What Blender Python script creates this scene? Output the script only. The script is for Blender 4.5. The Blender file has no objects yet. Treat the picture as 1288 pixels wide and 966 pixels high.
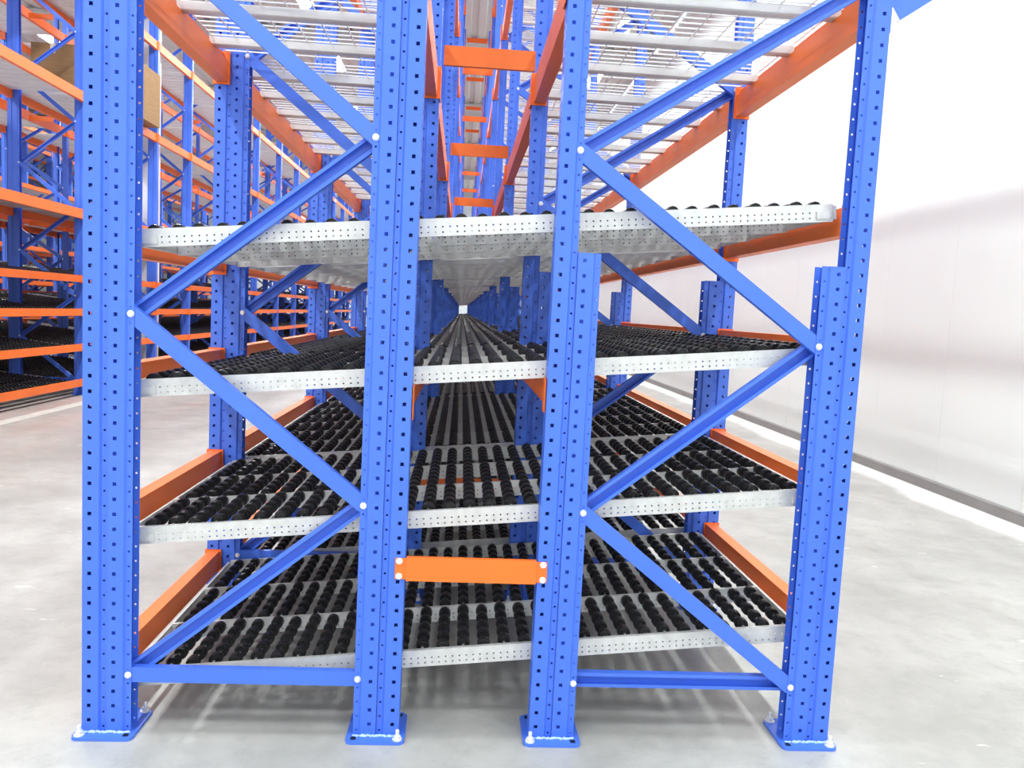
import bpy, math, random
from math import pi, sin, cos, atan2, sqrt
from mathutils import Matrix, Vector
random.seed(7)
S = bpy.context.scene
COL = S.collection

# ------------------------------------------------------------------ camera
cam = bpy.data.cameras.new('camera'); camo = bpy.data.objects.new('camera', cam); COL.objects.link(camo)
cam.sensor_width = 36.0; cam.sensor_fit = 'HORIZONTAL'
cam.lens = 1007.63 / 1288.0 * 36.0
cam.clip_start = 0.05; cam.clip_end = 300
right = Vector((0.9968110829557895, -0.06241999931977098, 0.049713263636840324))
fwd = Vector((0.06664179590943228, 0.9938566710972382, -0.08836169053091851))
up = Vector((-0.043892322044655756, 0.09139289359920733, 0.9948471254746089))
m = Matrix.Identity(4)
for r in range(3):
    m[r][0] = right[r]; m[r][1] = up[r]; m[r][2] = -fwd[r]
m.translation = Vector((0, 0, 1.4682))
camo.matrix_world = m
S.camera = camo

# ------------------------------------------------------------------ world, exposure, big lights
w = bpy.data.worlds.new('world'); S.world = w; w.use_nodes = True
bg = w.node_tree.nodes['Background']
bg.inputs[0].default_value = (0.94, 0.98, 1.0, 1); bg.inputs[1].default_value = 1.0
S.view_settings.view_transform = 'Standard'; S.view_settings.look = 'None'
S.view_settings.exposure = 0.80; S.view_settings.gamma = 1.0; S.view_settings.use_curve_mapping = False
S.cycles.max_bounces = 8; S.cycles.diffuse_bounces = 5; S.cycles.glossy_bounces = 3
S.cycles.sample_clamp_indirect = 6.0
S.cycles.use_denoising = True

LAMP_POWER = 95.0
LAMP_Z = 7.2

# ------------------------------------------------------------------ materials
def mat(name, col, rough=0.5, metal=0.0, var=0.0, scale=8.0, bump=0.0, stretch=None, spec=0.5):
    M = bpy.data.materials.new(name); M.use_nodes = True
    nt = M.node_tree; b = nt.nodes['Principled BSDF']
    b.inputs['Base Color'].default_value = (*col, 1); b.inputs['Roughness'].default_value = rough
    b.inputs['Metallic'].default_value = metal; b.inputs['Specular IOR Level'].default_value = spec
    if var or bump:
        tc = nt.nodes.new('ShaderNodeTexCoord'); mp = nt.nodes.new('ShaderNodeMapping')
        if stretch: mp.inputs['Scale'].default_value = stretch
        nz = nt.nodes.new('ShaderNodeTexNoise'); nz.inputs['Scale'].default_value = scale; nz.inputs['Detail'].default_value = 5
        nt.links.new(tc.outputs['Object'], mp.inputs['Vector']); nt.links.new(mp.outputs['Vector'], nz.inputs['Vector'])
        if var:
            mx = nt.nodes.new('ShaderNodeMix'); mx.data_type = 'RGBA'
            mx.inputs['A'].default_value = (*[c * (1 - var) for c in col], 1)
            mx.inputs['B'].default_value = (*[min(1, c * (1 + var)) for c in col], 1)
            rm = nt.nodes.new('ShaderNodeMapRange'); rm.inputs['From Min'].default_value = .3; rm.inputs['From Max'].default_value = .7
            nt.links.new(nz.outputs['Fac'], rm.inputs['Value'])
            nt.links.new(rm.outputs['Result'], mx.inputs['Factor']); nt.links.new(mx.outputs['Result'], b.inputs['Base Color'])
        if bump:
            bp = nt.nodes.new('ShaderNodeBump'); bp.inputs['Strength'].default_value = bump; bp.inputs['Distance'].default_value = .01
            nt.links.new(nz.outputs['Fac'], bp.inputs['Height']); nt.links.new(bp.outputs['Normal'], b.inputs['Normal'])
    return M

BLUE = mat('blue_paint', (0.065, 0.175, 0.78), 0.38, 0, 0.06, 3.0, 0.02)
ORANGE = mat('orange_paint', (0.93, 0.18, 0.02), 0.42, 0, 0.05, 4.0)
GALV = mat('galvanised_steel', (0.66, 0.66, 0.65), 0.42, 0.35, 0.10, 25.0)
ZINC = mat('zinc_bolt', (0.82, 0.82, 0.82), 0.3, 0.3)
WHEEL = mat('black_plastic', (0.016, 0.016, 0.017), 0.33, 0, 0, 1, 0, None, 0.4)
AXLE = mat('steel_axle', (0.55, 0.55, 0.55), 0.35, 0.6)
WIRE = mat('zinc_wire', (0.78, 0.78, 0.78), 0.4, 0.2)
BAR = mat('support_channel', (0.70, 0.70, 0.69), 0.5, 0.1, 0.05, 10)
WELD = mat('weld_spatter', (0.45, 0.62, 0.95), 0.4, 0.1, 0.2, 60)
CARD = mat('cardboard', (0.30, 0.175, 0.075), 0.8, 0, 0.12, 6, 0.0, (1, 1, 8))
TAPE = mat('clear_tape', (0.75, 0.70, 0.58), 0.3)
WALLM = mat('white_wall_panel', (0.80, 0.87, 0.865), 0.45, 0, 0.015, 0.6)
SKIRT = mat('grey_skirting', (0.25, 0.25, 0.25), 0.6, 0, 0.06, 5)
CEIL = mat('ceiling_sheet', (0.64, 0.64, 0.62), 0.6)
COLUMNM = mat('white_column_paint', (0.85, 0.85, 0.84), 0.5)
LINE = mat('floor_line_paint', (0.58, 0.58, 0.55), 0.6, 0, 0.1, 9)

def emis(name, col, st):
    M = bpy.data.materials.new(name); M.use_nodes = True
    b = M.node_tree.nodes['Principled BSDF']
    b.inputs['Base Color'].default_value = (*col, 1); b.inputs['Emission Color'].default_value = (*col, 1)
    b.inputs['Emission Strength'].default_value = st
    return M
LAMPGLOW = emis('lamp_lens', (1, 1, 1), 12.0)

def floor_mat():
    M = bpy.data.materials.new('concrete_floor'); M.use_nodes = True
    nt = M.node_tree; N = nt.nodes.new; L = nt.links.new; b = nt.nodes['Principled BSDF']
    tc = N('ShaderNodeTexCoord')
    def noise(sc, det, rough=.6, st=None):
        n = N('ShaderNodeTexNoise'); n.inputs['Scale'].default_value = sc; n.inputs['Detail'].default_value = det; n.inputs['Roughness'].default_value = rough
        if st:
            mp = N('ShaderNodeMapping'); mp.inputs['Scale'].default_value = st; L(tc.outputs['Object'], mp.inputs['Vector']); L(mp.outputs['Vector'], n.inputs['Vector'])
        else: L(tc.outputs['Object'], n.inputs['Vector'])
        return n
    def rng(src, a, c, lo=0, hi=1):
        r = N('ShaderNodeMapRange'); r.inputs['From Min'].default_value = a; r.inputs['From Max'].default_value = c
        r.inputs['To Min'].default_value = lo; r.inputs['To Max'].default_value = hi; L(src, r.inputs['Value']); return r.outputs['Result']
    def mix(f, a, c):
        x = N('ShaderNodeMix'); x.data_type = 'RGBA'
        L(f, x.inputs['Factor'])
        for k, v in (('A', a), ('B', c)):
            if isinstance(v, tuple): x.inputs[k].default_value = (*v, 1)
            else: L(v, x.inputs[k])
        return x.outputs['Result']
    c = mix(rng(noise(1.3, 7, .7).outputs['Fac'], .36, .62), (.35, .346, .332), (.47, .466, .45))
    c = mix(rng(noise(7, 8, .75).outputs['Fac'], .48, .66, 0, .55), c, (.31, .306, .295))
    c = mix(rng(noise(4.0, 3, .55, (1, 2.6, 1)).outputs['Fac'], .69, .72, 0, .65), c, (.66, .66, .65))
    # reddish streaky tint towards the left rack and pale dust strip along the right wall
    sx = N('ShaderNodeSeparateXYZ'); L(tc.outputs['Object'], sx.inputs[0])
    nn = noise(0.7, 3); ad = N('ShaderNodeMath'); ad.operation = 'MULTIPLY'
    L(rng(sx.outputs['X'], -2.6, -4.6), ad.inputs[0]); L(rng(noise(1.1, 4, .6, (2.2, .35, 1)).outputs['Fac'], .45, .65, 0, .55), ad.inputs[1])
    c = mix(ad.outputs[0], c, (.50, .37, .34))
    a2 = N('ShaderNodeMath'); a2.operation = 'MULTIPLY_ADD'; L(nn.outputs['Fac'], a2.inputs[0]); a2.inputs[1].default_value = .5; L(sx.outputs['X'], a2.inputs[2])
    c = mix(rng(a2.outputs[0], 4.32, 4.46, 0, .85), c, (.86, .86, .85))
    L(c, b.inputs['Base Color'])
    L(rng(noise(3, 5).outputs['Fac'], .3, .7, .30, .48), b.inputs['Roughness'])
    bp = N('ShaderNodeBump'); bp.inputs['Strength'].default_value = .06; bp.inputs['Distance'].default_value = .01
    L(noise(40, 4).outputs['Fac'], bp.inputs['Height']); L(bp.outputs['Normal'], b.inputs['Normal'])
    return M
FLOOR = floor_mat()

# ------------------------------------------------------------------ mesh helpers
class MB:
    def __init__(s): s.v = []; s.f = []
    def add(s, vs, fs):
        o = len(s.v); s.v += vs; s.f += [tuple(i + o for i in q) for q in fs]
    def box(s, x0, x1, y0, y1, z0, z1):
        s.add([(x0, y0, z0), (x1, y0, z0), (x1, y1, z0), (x0, y1, z0), (x0, y0, z1), (x1, y0, z1), (x1, y1, z1), (x0, y1, z1)],
              [(0, 3, 2, 1), (4, 5, 6, 7), (0, 1, 5, 4), (1, 2, 6, 5), (2, 3, 7, 6), (3, 0, 4, 7)])
    def prism(s, prof, a, b, ax='y'):
        """closed profile swept along an axis; prof is in the other two axes (x,z)/(y,z)/(x,y)"""
        n = len(prof)
        P = {'y': lambda p, t: (p[0], t, p[1]), 'x': lambda p, t: (t, p[0], p[1]), 'z': lambda p, t: (p[0], p[1], t)}[ax]
        vs = [P(p, a) for p in prof] + [P(p, b) for p in prof]
        fs = [(i, (i + 1) % n, n + (i + 1) % n, n + i) for i in range(n)] + [tuple(range(n - 1, -1, -1)), tuple(range(n, 2 * n))]
        s.add(vs, fs)
    def sheet(s, path, t, a, b, ax='x'):
        """open path thickened by t, swept along an axis"""
        off = []
        for i, p in enumerate(path):
            d = Vector((0, 0))
            if i > 0: e = Vector(p) - Vector(path[i - 1]); d += Vector((-e.y, e.x)).normalized()
            if i < len(path) - 1: e = Vector(path[i + 1]) - Vector(p); d += Vector((-e.y, e.x)).normalized()
            d.normalize(); off.append((p[0] + d.x * t, p[1] + d.y * t))
        for i in range(len(path) - 1):
            s.prism([path[i], path[i + 1], off[i + 1], off[i]], a, b, ax)
    def lathe(s, prof, n, c=(0, 0, 0), ax='y'):
        vs = []; fs = []; k = len(prof)
        for i in range(n):
            an = 2 * pi * i / n
            for (r, t) in prof:
                p = {'y': (r * cos(an), t, r * sin(an)), 'z': (r * cos(an), r * sin(an), t), 'x': (t, r * cos(an), r * sin(an))}[ax]
                vs.append((p[0] + c[0], p[1] + c[1], p[2] + c[2]))
        for i in range(n):
            j = (i + 1) % n
            for q in range(k - 1): fs.append((i * k + q, i * k + q + 1, j * k + q + 1, j * k + q))
        fs.append(tuple(i * k for i in range(n - 1, -1, -1))); fs.append(tuple(i * k + k - 1 for i in range(n)))
        s.add(vs, fs)
    def perf(s, o, u, nrm, W, H, cols, t, up=(0, 0, 1)):
        """sheet W x H from o along u (and up) with columns of through holes: cols = (ua, ub, uc, pitch, first, half, sides)"""
        o = Vector(o); u = Vector(u); nrm = Vector(nrm); upv = Vector(up)
        def pt(a, b, k): q = o + u * a + upv * b + nrm * (t * k); return tuple(q)
        def quad(a0, a1, b0, b1):
            if a1 - a0 < 1e-6 or b1 - b0 < 1e-6: return
            for k in (0, 1): s.add([pt(a0, b0, k), pt(a1, b0, k), pt(a1, b1, k), pt(a0, b1, k)], [(0, 1, 2, 3) if k == 0 else (3, 2, 1, 0)])
        for (ua, ub, uc, pitch, first, hf, n) in cols:
            z = max(0.0, first - pitch / 2); quad(ua, ub, 0, z); c = first
            while c + hf < H - .004:
                z1 = min(H, c + pitch / 2)
                if c + pitch + hf >= H - .004: z1 = H
                if n == 4:
                    out = [(ua, z), (ub, z), (ub, z1), (ua, z1)]; hole = [(uc - hf, c - hf), (uc + hf, c - hf), (uc + hf, c + hf), (uc - hf, c + hf)]
                else:
                    out = [(ua, z), (uc, z), (ub, z), (ub, c), (ub, z1), (uc, z1), (ua, z1), (ua, c)]
                    hole = [(uc + hf * cos(a), c + hf * sin(a)) for a in [(-135 + 45 * i) * pi / 180 for i in range(8)]]
                m_ = len(out)
                vs = [pt(*p, 0) for p in out] + [pt(*p, 0) for p in hole] + [pt(*p, 1) for p in out] + [pt(*p, 1) for p in hole]
                fs = []
                for i in range(m_):
                    j = (i + 1) % m_
                    fs += [(i, j, m_ + j, m_ + i), (3 * m_ + i, 3 * m_ + j, 2 * m_ + j, 2 * m_ + i), (m_ + i, m_ + j, 3 * m_ + j, 3 * m_ + i)]
                s.add(vs, fs); z = z1; c += pitch
            quad(ua, ub, z, H)
        # closing edges
        for a in (0, W): s.add([pt(a, 0, 0), pt(a, H, 0), pt(a, H, 1), pt(a, 0, 1)], [(0, 1, 2, 3)])
        for b in (0, H): s.add([pt(0, b, 0), pt(W, b, 0), pt(W, b, 1), pt(0, b, 1)], [(0, 1, 2, 3)])
    def mesh(s, name, M):
        me = bpy.data.meshes.new(name); me.from_pydata(s.v, [], s.f)
        me.materials.append(M); me.update(); return me

def ob(name, me, parent=None, loc=(0, 0, 0), rot=(0, 0, 0)):
    o = bpy.data.objects.new(name, me); COL.objects.link(o)
    o.location = loc; o.rotation_euler = rot
    if parent: o.parent = parent
    return o
def tag(o, label, cat, group=None):
    o['label'] = label; o['category'] = cat
    if group: o['group'] = group
    return o
def thing(name, label, cat, loc, rot=(0, 0, 0), group=None):
    return tag(ob(name, None, None, loc, rot), label, cat, group)
def stuff(o): o['kind'] = 'stuff'; return o
def struct(name, mb, M): o = ob(name, mb.mesh(name, M)); o['kind'] = 'structure'; return o
ORD = ['zeroth', 'first', 'second', 'third', 'fourth', 'fifth', 'sixth', 'seventh', 'eighth', 'ninth', 'tenth', 'eleventh', 'twelfth', 'thirteenth',
       'fourteenth', 'fifteenth', 'sixteenth', 'seventeenth', 'eighteenth', 'nineteenth', 'twentieth', 'twentyfirst', 'twentysecond', 'twentythird']

# ------------------------------------------------------------------ setting
XW, YB, YE, XL, ZC = 4.47, -9.0, 46.5, -22.0, 7.95
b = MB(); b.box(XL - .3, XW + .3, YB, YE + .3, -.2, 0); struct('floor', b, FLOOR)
# right wall of upright insulated panels, each its own piece
wall_r = MB(); wall_r.box(XW + .06, XW + .3, YB, YE + .3, 0, ZC); wall_r = struct('wall_right', wall_r, WALLM)
pw = 1.15; pm = MB(); pm.box(0, .06, .0015, pw - .0015, 0, ZC); pm = pm.mesh('wall_panel', WALLM)
k = 0; y = YB
while y < YE - .01:
    ob('wall_panel', pm, wall_r, (XW, y, 0)); y += pw
b = MB(); b.box(XL - .3, XW + .3, YE, YE + .3, 0, ZC); struct('wall_back', b, WALLM)
b = MB(); b.box(XL - .3, XL, YB, YE + .3, 0, ZC); struct('wall_left', b, WALLM)
b = MB(); b.prism([(-.02, .0), (0, 0), (0, .10), (-.008, .10), (-.02, .088)], YB, YE, 'y'); o = struct('baseboard_right', b, SKIRT); o.location = (XW, 0, 0)
b = MB()
pr = []; x = XL
while x < XW - .01:
    pr += [(x, ZC), (x + .14, ZC), (x + .17, ZC + .05), (x + .30, ZC + .05), (x + .33, ZC)]; x += .33
for i in range(len(pr) - 1):
    if pr[i + 1][0] > XW: break
    b.prism([pr[i], pr[i + 1], (pr[i + 1][0], pr[i + 1][1] + .02), (pr[i][0], pr[i][1] + .02)], YB, YE, 'y')
struct('ceiling', b, CEIL)
for i, y in enumerate([2, 8, 14, 20, 26, 32, 38, 44]):
    b = MB(); b.prism([(y - .1, ZC - .02), (y + .1, ZC - .02), (y + .1, ZC - .04), (y + .015, ZC - .05), (y + .015, ZC - .40), (y + .1, ZC - .41), (y + .1, ZC - .43), (y - .1, ZC - .43), (y - .1, ZC - .41), (y - .015, ZC - .40), (y - .015, ZC - .05), (y - .1, ZC - .04)], XL, XW, 'x')
    struct('trim_%d' % (i + 1), b, CEIL)
b = MB(); b.box(-5.02, -4.86, 3.0, YE - 1, 0, .003); struct('trim_9', b, LINE)

# ------------------------------------------------------------------ lamps
lb = MB(); lb.prism([(-.16, 0), (.16, 0), (.13, .07), (-.13, .07)], -.6, .6, 'y'); lamp_body = lb.mesh('lamp_housing', COLUMNM)
lb = MB(); lb.box(-.14, .14, -.58, .58, -.012, -.001); lamp_lens = lb.mesh('lamp_lens', LAMPGLOW)
lb = MB()
lb.box(-.006, .006, -.006, .006, .07, ZC - LAMP_Z)
lamp_rod = lb.mesh('hanger', ZINC)
rows = [(2.95, 'over the aisle by the white wall'), (-3.25, 'over the aisle left of the near rack'), (-9.7, 'over the aisle beyond the left rack')]
for X, where in rows:
    for n, Y in enumerate([-4.5, -1.0, 2.5, 6, 9.5, 13, 16.5, 20, 24, 28, 32, 36, 40, 44]):
        t = thing('ceiling_lamp', 'white hanging ceiling lamp %s, %s from the front' % (where, ORD[n + 1]), 'lamp', (X, Y, LAMP_Z), group='ceiling lamps')
        ob('lamp_housing', lamp_body, t); ob('lamp_lens', lamp_lens, t); ob('hanger', lamp_rod, t, (0, -.4, 0)); ob('hanger', lamp_rod, t, (0, .4, 0))
        ld = bpy.data.lights.new('lamp_light', 'AREA'); ld.shape = 'RECTANGLE'; ld.size = .28; ld.size_y = 1.16; ld.energy = LAMP_POWER * (.86 if X > 0 else 1.0)
        ld.color = (.95, 1.0, .975)
        lo = bpy.data.objects.new('lamp_light', ld); COL.objects.link(lo); lo.parent = t; lo.location = (0, 0, -.03)

# ------------------------------------------------------------------ posts
PD, PW, T = .075, .0775, .0025        # post depth (y), width of one upright (x), sheet thickness
POST_H = 6.9; REINF_H = 1.665
def post_mesh(H, holes):
    p = MB(); bg_, sm = .0060, .0040
    if holes:
        for y0, yl, ny in ((0, .008, 1), (PD, PD - .008, -1)):
            p.perf((0, y0, 0), (1, 0, 0), (0, ny, 0), .052, H, [(0, .052, .0225, .05, .040, bg_, 4)], T)
            p.perf((.058, yl, 0), (1, 0, 0), (0, ny, 0), PW - .058, H, [(0, PW - .058, .0085, .05, .015, sm, 8)], T)
            p.add([(.052, y0, 0), (.058, yl, 0), (.058, yl, H), (.052, y0, H), (.052, y0 + ny * T, 0), (.058, yl + ny * T, 0), (.058, yl + ny * T, H), (.052, y0 + ny * T, H)],
                  [(0, 1, 2, 3), (7, 6, 5, 4), (0, 4, 5, 1), (3, 2, 6, 7)])
        p.perf((0, .001, 0), (0, 1, 0), (1, 0, 0), PD - .002, H, [(0, PD / 2, .022, .05, .040, .0058, 4), (PD / 2, PD - .002, .051, .05, .040, .0058, 4)], T)
    else:
        p.sheet([(PW, PD - .008), (.058, PD - .008), (.052, PD), (0, PD), (0, 0), (.052, 0), (.058, .008), (PW, .008)], T, 0, H, 'z')
    return p.mesh('post', BLUE)
POST_HI, REINF_HI = post_mesh(POST_H, True), post_mesh(REINF_H, True)
POST_LO, REINF_LO = post_mesh(POST_H, False), post_mesh(REINF_H, False)

# base plate with two slots
def plate_mesh():
    p = MB(); c = .018; hx, hy = .0985, .1025
    prof = [(-hx, -hy + c), (-hx + c * .3, -hy + c * .3), (-hx + c, -hy), (hx - c, -hy), (hx - c * .3, -hy + c * .3), (hx, -hy + c), (hx, hy - c), (hx - c, hy), (-hx + c, hy), (-hx, hy - c)]
    p.prism(prof, .0005, .011, 'z')
    return p.mesh('base_plate', BLUE)
PLATE = plate_mesh()
SLOTM = mat('dark_slot', (.01, .02, .06), .7)
p = MB(); p.lathe([(.010, .0), (.010, .0012)], 10, ax='z'); p.box(-.008, .008, -.010, .010, 0, .0012); SLOT = p.mesh('slot', SLOTM)
p = MB(); p.lathe([(.017, 0), (.017, .003)], 12, ax='z'); p.lathe([(.0125, .003), (.0125, .013), (.0105, .015)], 6, ax='z'); p.lathe([(.0065, .013), (.0065, .032), (.005, .034)], 8, ax='z'); ANCHOR = p.mesh('anchor_bolt', ZINC)
p = MB(); p.lathe([(.0115, 0), (.0115, -.002)], 12); p.lathe([(.0095, -.002), (.0095, -.007), (.008, -.0085)], 6); BOLT = p.mesh('bolt', ZINC)
def weld_mesh():
    p = MB(); rnd = random.Random(3)
    for i in range(26):
        x = -.075 + i * .006; r = rnd.uniform(.003, .0065)
        p.lathe([(r, -.002), (r * .9, r * .4), (r * .45, r * .8)], 6, (x, rnd.uniform(-.004, .002), .0), 'z')
    return p.mesh('weld_bead', WELD)
WELDB = weld_mesh()

# braces
brace_cache = {}
def brace_mesh(L, kind):
    key = (round(L, 3), kind)
    if key not in brace_cache:
        p = MB(); h = .024; dp = .024; e = .016
        if kind == 'flat':   # web towards the front
            p.sheet([(dp, h - .009), (dp, h), (0, h), (0, -h), (dp, -h), (dp, -h + .009)][::-1], .0022, -e, L + e, 'x')
        else:                # open side towards the front
            p.sheet([(0, h - .010), (0, h), (dp, h), (dp, -h), (0, -h), (0, -h + .010)], .0022, -e, L + e, 'x')
        brace_cache[key] = p.mesh('brace', BLUE)
    return brace_cache[key]

ZB = .2049
def frame(name_label, xL, xR, dbl, start, Yf, detail, group=None):
    """upright frame: posts with their webs at xL (opens to +x) and xR (opens to -x); dbl 'full' or 'low'"""
    xm = (xL + xR) / 2
    t = thing('upright_frame', name_label, 'upright frame', (xm, Yf, 0), group=group)
    hi = detail >= 2
    PM, RM = (POST_HI, REINF_HI) if hi else (POST_LO, REINF_LO)
    for side, xw, rz, sg in (('L', xL, 0, 1), ('R', xR, pi, -1)):
        def place(nm, me, off):
            if sg > 0: return ob(nm, me, t, (xw + off - xm, 0, .011))
            return ob(nm, me, t, (xw - off - xm, PD, .011), (0, 0, pi))
        place('post', PM, 0)
        place('reinforcing_post', PM if dbl == 'full' else RM, PW + .001)
        xc = xw + sg * PW - xm
        bp = ob('base_plate', PLATE, t, (xc, PD / 2 + .022, 0))
        if detail >= 2:
            a, bq = (-1, 1) if sg > 0 else (1, -1)
            ob('anchor_bolt', ANCHOR, bp, (.075 * a, -.082, .011)); ob('anchor_bolt', ANCHOR, bp, (.075 * bq, .082, .011))
            ob('slot_hole', SLOT, bp, (.073 * bq, -.080, .0108)); ob('slot_hole', SLOT, bp, (.073 * a, .080, .0108))
            ob('weld_bead', WELDB, bp, (0, -.0625, .012))
    def node(side, k):
        z = ZB + .6 * k
        off = .0670 if (dbl == 'low' and z > REINF_H) else .0670 + PW + .001
        return Vector(((xL + off if side == 'L' else xR - off) - xm, 0, z))
    segs = [(('L', 0), ('R', 0))]; s = start
    for k in range(0, 11):
        o_ = 'R' if s == 'L' else 'L'
        segs.append(((s, k), (o_, k + 1))); s = o_
    for (a, bb) in segs:
        A, B = node(*a), node(*bb)
        if A.x > B.x: A, B = B, A
        kind = 'open' if B.z > A.z + .01 or (a[1] == bb[1] and start == 'R') else 'flat'
        d = B - A
        ob('brace', brace_mesh(d.length, kind), t, (A.x, .012 if kind == 'flat' else .0385, A.z), (0, -atan2(d.z, d.x), 0))
    if detail >= 1:
        done = set()
        for sg_ in segs:
            for nd in sg_:
                if nd in done: continue
                done.add(nd); q = node(*nd); ob('bolt', BOLT, t, (q.x, .008, q.z))
    return t

# ------------------------------------------------------------------ roller beds
SL = .0925; ANG = -math.atan(SL); AP = .0725; HP = AP / 3; BEDL = 2.345; NAX = 32
RH = .056
def rail_mesh(holes):
    p = MB()
    if holes:
        n = int(BEDL / HP)
        p.perf((.0, 0, 0), (0, 0, -1), (0, 1, 0), RH, BEDL, [(0, .0355, .0265, HP, .040, .0030, 8), (.0355, RH, .0445, HP, .040, .0030, 8)], .002, (1, 0, 0))
    else:
        p.box(0, BEDL, 0, .002, -RH, 0)
    p.sheet([(.0, 0), (.016, 0), (.016, -.006)], .0018, 0, BEDL, 'x')
    p.sheet([(.0, -RH), (.016, -RH), (.016, -RH + .006)], -.0018, 0, BEDL, 'x')
    return p.mesh('side_rail', GALV)
RAIL = rail_mesh(True); RAIL_LO = rail_mesh(False)
WR, WT = .0230, .034
def wheel_prof(c): return [(.006, c - WT / 2 - .006), (.009, c - WT / 2 - .006), (.0095, c - WT / 2 + .003), (.0165, c - WT / 2 + .003), (.0185, c - WT / 2), (WR - .002, c - WT / 2), (WR, c - WT / 2 + .006), (WR, c + WT / 2 - .006), (WR - .002, c + WT / 2), (.0185, c + WT / 2), (.0165, c + WT / 2 - .003), (.0095, c + WT / 2 - .003), (.009, c + WT / 2 + .006), (.006, c + WT / 2 + .006)]
p = MB(); p.lathe(wheel_prof(0), 16); WHEELM = p.mesh('wheel', WHEEL)
def axle_mesh(lane):
    p = MB(); p.lathe([(.0045, .003), (.0045, lane - .003)], 8); return p.mesh('axle', AXLE)
def wheel_pos(lane, j):
    s = (lane - .02) / 5; o = .012 if j % 2 else -.004
    return [.02 + s * (q + .5) - .012 + o for q in range(5)]
def roller_mesh(lane, j, n=12):
    p = MB()
    for c in wheel_pos(lane, j): p.lathe(wheel_prof(c), n)
    p.lathe([(.006, .003), (.006, lane - .003)], 6)
    return p.mesh('roller', WHEEL)
def lanes_mesh(lane, nl, n=8):
    p = MB()
    for l in range(nl):
        for j in range(NAX):
            for c in wheel_pos(lane, j):
                c += l * lane; q = WT / 2
                p.lathe([(WR - .003, c - q), (WR, c - q + .005), (WR, c + q - .005), (WR - .003, c + q)], n, (.055 + j * AP, 0, -.004))
    return p.mesh('rollers', WHEEL)
def rails_mesh(lane, nl):
    p = MB()
    for l in range(nl + 1):
        y = l * lane
        p.box(0, BEDL, y, y + .002, -RH, 0); p.box(0, BEDL, y, y + .016, -.002, 0); p.box(0, BEDL, y, y + .016, -RH, -RH + .002)
    return p.mesh('side_rails', GALV)
p = MB(); p.box(-.012, -.002, 0, 1, -RH + .006, -.004); ENDS = p.mesh('end_strip', GALV)
p = MB(); p.box(-.004, .045, -.004, -.001, -.050, -.022); p.sheet([(-.004, -.026), (-.007, -.026), (-.007, -.046), (-.004, -.046)], .002, -.004, .03, 'x'); HOOK = p.mesh('end_hook', GALV)
LV = [.184, .682, 1.183, 1.677]
LVN = ['lowest', 'second', 'third', 'fourth']
lane_cache = {}
def bed(label, x0, Y0, z, depth, nl, detail, flip=False, group=None):
    lane = depth / nl
    # root stands at the low (pick) end; local +x runs up the slope
    t = thing('roller_bed', label, 'roller bed', (x0, Y0, z), (0, ANG, 0) if not flip else (0, ANG, pi), group)
    if lane not in lane_cache:
        lane_cache[lane] = (axle_mesh(lane), roller_mesh(lane, 0), roller_mesh(lane, 1), lanes_mesh(lane, nl) , rails_mesh(lane, nl))
    AX, R0, R1, LM, RM = lane_cache[lane]
    if detail == 0:
        stuff(ob('rollers', LM, t)); stuff(ob('side_rails', RM, t)); return t
    for l in range(nl + 1): ob('side_rail', RAIL if detail == 2 else RAIL_LO, t, (0, l * lane, 0))
    for ex in (0, BEDL + .014):
        e = ob('end_strip', ENDS, t, (ex, 0, 0)); e.scale = (1, depth, 1)
    if detail == 2:
        ob('end_hook', HOOK, t, (.030, 0, 0)); ob('end_hook', HOOK, t, (BEDL - .055, 0, 0))
    nw = 0
    for l in range(nl):
        for j in range(NAX):
            loc = (.055 + j * AP, l * lane, -.004)
            if detail == 2 and nw < 300 and z < 1.5:
                nw += 5
                r = ob('roller', AX, t, loc)
                for c in wheel_pos(lane, j): ob('wheel', WHEELM, r, (0, c, 0))
            else: ob('roller', R1 if j % 2 else R0, t, loc)
    return t

# ------------------------------------------------------------------ beams
def conn_mesh(h, sg):
    p = MB()
    p.perf((-.035, 0, -h), (1, 0, 0), (0, 1, 0), .07, h, [(0, .035, .020, h / 2.2, h * .2, .0065, 4), (.035, .07, .050, h / 2.2, h * .27, .0065, 4)], .004)
    p.box(*sorted((-.0435 * sg, -.0405 * sg)), -.055, .004, -h, 0)          # leg that wraps the web of the post
    p.box(*sorted((-.0405 * sg, -.035 * sg)), 0, .004, -h, 0)
    return p.mesh('end_connector', ORANGE)
def beam_prof(h, step):   # x from outer (0) to inner (.055); inner side carries a ledge
    if not step: return [(0, 0), (.055, 0), (.055, h), (0, h)]
    return [(0, 0), (.055, 0), (.055, h - step), (.036, h - step), (.036, h), (0, h)]
beam_cache = {}
def beam_parts(L, h):
    key = (round(L, 3), h)
    if key not in beam_cache:
        p = MB(); p.prism([(x - .0275, z - h) for x, z in beam_prof(h, .03 if h > .105 else 0)], .004, L - .004, 'y')
        beam_cache[key] = p.mesh('beam_tube', ORANGE)
    return beam_cache[key]
CONN = {.15: (conn_mesh(.15, 1), conn_mesh(.15, -1)), .115: (conn_mesh(.115, 1), conn_mesh(.115, -1))}
FAR_BEAMS = MB()
NB = [0]
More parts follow.
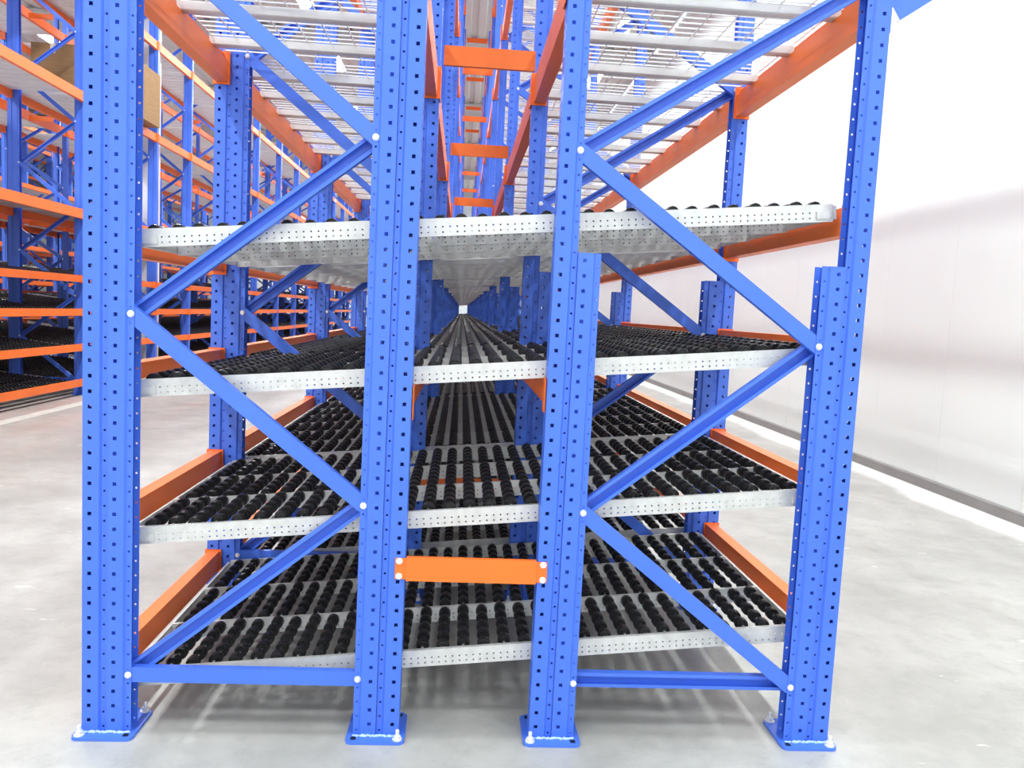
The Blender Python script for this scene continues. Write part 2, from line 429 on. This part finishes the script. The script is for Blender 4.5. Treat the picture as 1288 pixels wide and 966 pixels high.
def beam(label, xc, Y0, Y1, ztop, h, inner, detail):
    """inner = +1 when the ledge looks to +x"""
    if not detail:
        FAR_BEAMS.box(xc - .0275, xc + .0275, Y0 + .004, Y1 - .004, ztop - h, ztop - .03)
        xo_ = xc - .0275 * inner; FAR_BEAMS.box(*sorted((xo_, xo_ + .034 * inner)), Y0 + .004, Y1 - .004, ztop - .03, ztop); return
    NB[0] += 1
    L = Y1 - Y0
    if inner > 0: t = thing('rack_beam', label, 'beam', (xc, Y0, ztop), group='orange rack beams')
    else: t = thing('rack_beam', label, 'beam', (xc, Y1, ztop), (0, 0, pi), 'orange rack beams')
    ob('beam_tube', beam_parts(L, h), t)
    c = CONN[.15] if h > .105 else CONN[.115]
    dz = .012 if h > .105 else .006
    ob('end_connector', c[0], t, (0, 0.0005, dz)); ob('end_connector', c[1], t, (0, L - .0005, dz), (0, 0, pi))

# ------------------------------------------------------------------ wire decks
def wires_mesh(W, D):
    p = MB(); r = .0029
    n = int(D / .055)
    for i in range(n + 1):
        y = .01 + i * (D - .02) / n; p.box(0, W, y - r, y + r, 0, 2 * r)
    n = int(W / .1)
    for i in range(n + 1):
        x = .01 + i * (W - .02) / n; p.box(x - r * .7, x + r * .7, 0, D, -1.4 * r, 0)
    return p.mesh('wire_grid', WIRE)
def bar_mesh(W):
    p = MB(); p.sheet([(-.026, .034), (-.026, .004), (-.020, 0), (.020, 0), (.026, .004), (.026, .034)], .002, 0, W, 'x'); return p.mesh('support_bar', BAR)
def panel_mesh(W, D, n):
    p = MB()
    for i in range(n):
        y0 = i * D / n; y1 = (i + 1) * D / n - .006
        p.prism([(y0, 0), (y0 + .02, -.025), (y1 - .02, -.025), (y1, 0), (y1, .004), (y0, .004)], 0, W, 'x')
    return p.mesh('deck_panels', BAR)
deck_cache = {}
def deck(label, x0, x1, Y0, Y1, z, kind, group):
    W, D = x1 - x0, Y1 - Y0; key = (round(W, 3), round(D, 3), kind)
    t = thing('wire_deck' if kind != 'panel' else 'steel_deck', label, 'deck', (x0, Y0, z), group=group)
    if key not in deck_cache:
        deck_cache[key] = panel_mesh(W, D, max(3, int(D / .2))) if kind == 'panel' else (wires_mesh(W, D), bar_mesh(W))
    if kind == 'panel':
        stuff(ob('deck_panels', deck_cache[key], t, (0, 0, -.0105))); return
    stuff(ob('wire_grid', deck_cache[key][0], t, (0, 0, .0025)))
    n = max(2, round(D / .41))
    for i in range(n): ob('support_bar', deck_cache[key][1], t, (0, (i + .5) * D / n, -.036))

# spacers between the two frames of a rack
p = MB(); p.sheet([(.028, -.034), (.0, -.038), (.0, .038), (.028, .034)], .003, .037, .475, 'x'); p.box(0, .512, .0025, .0055, -.036, .036); SPACER = p.mesh('spacer_channel', ORANGE)
p = MB(); p.sheet([(.028, -.032), (.0, -.036), (.0, .036), (.028, .032)], .003, 0, .368, 'x'); TIE = p.mesh('cross_tie', ORANGE)

DECKZ = [2.605, 4.20, 5.72]; DECKZ_NEAR = [2.605, 4.50, 6.45]
DECKN = ['lower', 'middle', 'upper']
def rack(rname, mx, Ys, dets, nbeam_bays, deckkind, lvdet, ndeck):
    """a double-deep carton flow rack; mx maps near-rack x to world x (mirror or identity)"""
    mir = mx(1) < mx(0)
    sid = lambda x: mx(x)
    nF = len(Ys)
    for i, Y in enumerate(Ys):
        det = dets(i)
        for side, a, c, dbl, st in (('aisle-side', -1.2, -.152, 'full', 'L'), ('inner', .295, 1.357, 'low', 'R')):
            xa, xc = mx(a), mx(c)
            if mir: xa, xc = xc, xa; st = 'R' if st == 'L' else 'L'
            sname = side
            if rname == 'near rack': sname = 'left' if side == 'aisle-side' else 'right'
            frame('%s blue perforated upright frame of the %s, %s from the front' % (sname, rname, ORD[i + 1]), xa, xc, dbl, st, Y, det, 'blue upright frames')
        # spacers at every frame
        for z, zn in ((.598, 'low'),):
            if i > 12 or (zn != 'low' and i < 1): continue
            xs = min(mx(-.185), mx(.327))
            t = thing('row_spacer', 'orange row spacer low between both frames of the %s, %s from the front' % (rname, ORD[i + 1]), 'spacer', (xs, Y - .0065, z), group='orange row spacers')
            ob('spacer_channel', SPACER, t)
            if i < 2:
                for dx in (.014, .498):
                    for dz in (-.026, .026): ob('bolt', BOLT, t, (dx, .003, dz))
    for i in range(nF - 1):
        Y0, Y1 = Ys[i] + PD, Ys[i + 1]; bn = ORD[i + 1]; D = Y1 - Y0
        nl = 3 if D < 1.5 else (4 if D < 2 else 6)
        bd = i < nbeam_bays
        Yb0 = Y0 + .50 if rname == 'left rack' and i == 3 else Y0     # room for the building column
        for l, z in enumerate(LV):
            xo = mx(-1.08)
            dd = lvdet(i)
            dep = Y1 - Yb0 - .035
            if Yb0 > Y0: nl = 3
            if not mir: bed('%s roller bed of black wheels in the %s bay of the %s' % (LVN[l], bn, rname), xo, Yb0 + .012, z, dep, nl, dd, group='roller beds')
            else: bed('%s roller bed of black wheels in the %s bay of the %s' % (LVN[l], bn, rname), xo, Y1 - .012, z, dep, nl, dd, True, 'roller beds')
            zl = [.228, .728, 1.225, 1.69][l]; zr = [.445, .93, 1.435, 1.885][l]
            wl, wr = ('left', 'right') if not mir else ('aisle side', 'far side')
            beam('orange beam at the %s end of the %s roller bed, %s bay, %s' % (wl, LVN[l], bn, rname), mx(-1.165), Y0, Y1, zl, .095, -1 if mir else 1, bd)
            beam('orange beam at the %s end of the %s roller bed, %s bay, %s' % (wr, LVN[l], bn, rname), mx(1.318), Y0, Y1, zr, .095, 1 if mir else -1, bd)
            if l == 2:
                beam('orange inner beam left of the gap under the third roller bed, %s bay, %s' % (bn, rname), mx(-.19), Y0, Y1, 1.205, .095, 1 if mir else -1, bd)
                beam('orange inner beam right of the gap under the third roller bed, %s bay, %s' % (bn, rname), mx(.333), Y0, Y1, 1.25, .095, -1 if mir else 1, bd)
        for dk in range(ndeck):
            z = (DECKZ if mir else DECKZ_NEAR)[dk]
            for nm, xx, inn in (('outer left', -1.165, 1), ('inner left', -.19, -1), ('inner right', .330, 1), ('outer right', 1.318, -1)):
                beam('%s orange beam of the %s deck, %s bay, %s' % (nm, DECKN[dk], bn, rname), mx(xx), Y0, Y1, z, .13, -inn if mir else inn, bd)
            for nm, a, c in (('left', -1.1545, -.2005), ('right', .3405, 1.3075)):
                xa, xc = sorted((mx(a), mx(c)))

                deck('%s half of the %s galvanised deck, %s bay, %s' % (nm, DECKN[dk], bn, rname), xa, xc, Yb0 + .01, Y1 - .01, z + .0065, deckkind, 'galvanised decks')
            if i < 9:
                xs = min(mx(-.1615), mx(.3015)) + .0465
                o = ob('cross_tie', TIE, None, (xs, (Y0 + Y1) / 2, z - .122)); tag(o, 'orange cross tie between the inner %s deck beams, %s bay, %s' % (DECKN[dk], bn, rname), 'cross tie', 'orange cross ties')

near_Y = [2.635, 3.947] + [6.391 + 2.444 * i for i in range(16)]
rack('near rack', lambda x: x, near_Y, lambda i: 2 if i < 4 else (1 if i < 6 else 0), 6, 'wire', lambda i: 2 if i == 0 else (1 if i == 1 else 0), 3)
left_Y = [6.50, 9.10, 11.72, 14.33, 16.05, 18.60, 21.15, 23.65, 26.10] + [28.55 + 2.45 * i for i in range(7)]
rack('left rack', lambda x: -6.5 - x, left_Y, lambda i: 1 if i < 6 else 0, 6, 'panel', lambda i: 0, 3)
far_Y = [16.0 + 2.6 * i for i in range(11)]

# ---- the racks beyond the next aisle: far off and half hidden, one mesh frame each
fm = MB()
for xw in (0, 1.048 - .155):
    fm.box(xw, xw + .155, 0, PD, 0, POST_H)
FF = None
def far_frame_mesh():
    p = MB()
    p.box(-.524, -.369, 0, PD, 0, POST_H); p.box(.369, .524, 0, PD, 0, POST_H)
    s = 1
    for k in range(11):
        z0, z1 = ZB + .6 * k, ZB + .6 * k + .6
        xa, xb = (-.37, .37) if s > 0 else (.37, -.37); s = -s
        p.add([(xa, .02, z0 - .03), (xb, .02, z1 - .03), (xb, .02, z1 + .03), (xa, .02, z0 + .03), (xa, .05, z0 - .03), (xb, .05, z1 - .03), (xb, .05, z1 + .03), (xa, .05, z0 + .03)],
              [(0, 1, 2, 3), (7, 6, 5, 4), (0, 4, 5, 1), (3, 2, 6, 7), (0, 3, 7, 4), (1, 5, 6, 2)])
    return p.mesh('upright_frame', BLUE)
FF = far_frame_mesh()
def far_rack(rname, xs, Ys):
    for i, Y in enumerate(Ys):
        for q, xc in enumerate(xs):
            o = ob('upright_frame', FF, None, (xc, Y, 0)); tag(o, '%s blue upright frame of the %s, %s from the front' % (('aisle-side', 'rear')[q], rname, ORD[i + 1]), 'upright frame', 'blue upright frames')
    for i in range(len(Ys) - 1):
        for q, xc in enumerate(xs):
            for xx in (xc - .49, xc + .49):
                for z in (.2, .7, 1.2, 1.69) + tuple(DECKZ): FAR_BEAMS.box(xx - .028, xx + .028, Ys[i] + PD + .004, Ys[i + 1] - .004, z - .11, z)
            for dk in range(3): deck('%s part of the %s deck, %s bay, %s' % (('aisle-side', 'rear')[q], DECKN[dk], ORD[i + 1], rname), xc - .46, xc + .46, Ys[i] + PD + .01, Ys[i + 1] - .01, DECKZ[dk] - .03, 'panel', 'galvanised decks')
far_rack('far left rack', (-12.0, -13.5), far_Y)
far_rack('farthest left rack', (-17.0, -18.5), far_Y)
o = stuff(ob('rack_beams', FAR_BEAMS.mesh('rack_beams', ORANGE))); tag(o, 'many orange rack beams far down the racks', 'beams')

# ------------------------------------------------------------------ column and boxes
cb = MB(); cb.prism([(-.16, -.16), (.16, -.16), (.16, -.14), (.012, -.13), (.012, .13), (.16, .14), (.16, .16), (-.16, .16), (-.16, .14), (-.012, .13), (-.012, -.13), (-.16, -.14)], 0, ZC, 'z')
o = ob('building_column', cb.mesh('building_column', COLUMNM), None, (-5.585, 14.66, 0)); tag(o, 'white steel building column standing in the short bay of the left rack', 'column')
def carton(label, x0, x1, y0, y1, z0, z1, rz=0):
    t = thing('cardboard_box', label, 'box', ((x0 + x1) / 2, (y0 + y1) / 2, z0), (0, 0, rz))
    hx, hy, H = (x1 - x0) / 2, (y1 - y0) / 2, z1 - z0
    p = MB(); p.box(-hx, hx, -hy, hy, 0, H - .012); ob('box_body', p.mesh('box_body', CARD), t)
    for s in (-1, 1):
        p = MB(); p.box(s * .004 if s > 0 else -hx, hx if s > 0 else -.004, -hy, hy, H - .012, H - .004); ob('flap', p.mesh('flap', CARD), t)
    p = MB(); p.box(-.035, .035, -hy - .0015, hy + .0015, H - .004, H - .002); p.box(-.035, .035, -hy - .0015, -hy, H - .14, H - .004); p.box(-.035, .035, hy, hy + .0015, H - .14, H - .004)
    ob('tape', p.mesh('tape', TAPE), t)
carton('brown cardboard box on the left rack, right beside the nearest left post', -5.98, -5.10, 13.0, 13.9, 4.21, 5.05)
carton('brown cardboard box just behind the second-deck beam at the far left of the photo', -6.33, -5.72, 12.3, 12.9, 4.21, 5.0)
# strut that ties the nearest right post to the white wall
A, B = Vector((1.3585, 2.655, 2.505)), Vector((4.40, 2.655, 4.60)); d = B - A
p = MB(); p.sheet([(.024, .034), (0, .034), (0, -.034), (.024, -.034)], .0025, .026, d.length, 'x')
t = thing('wall_strut', 'blue diagonal strut rising from the nearest right post to the white wall', 'strut', A)
ob('strut_channel', p.mesh('strut_channel', BLUE), t, (0, 0, 0), (0, -atan2(d.z, d.x), 0))
p = MB(); p.box(0, .006, -.01, .05, -.06, .06); ob('foot_plate', p.mesh('foot_plate', BLUE), t); ob('foot_plate', p.mesh('foot_plate', BLUE), t, (B.x - A.x + .06, 0, B.z - A.z))
print('beams', NB[0], 'objects', len(bpy.data.objects))
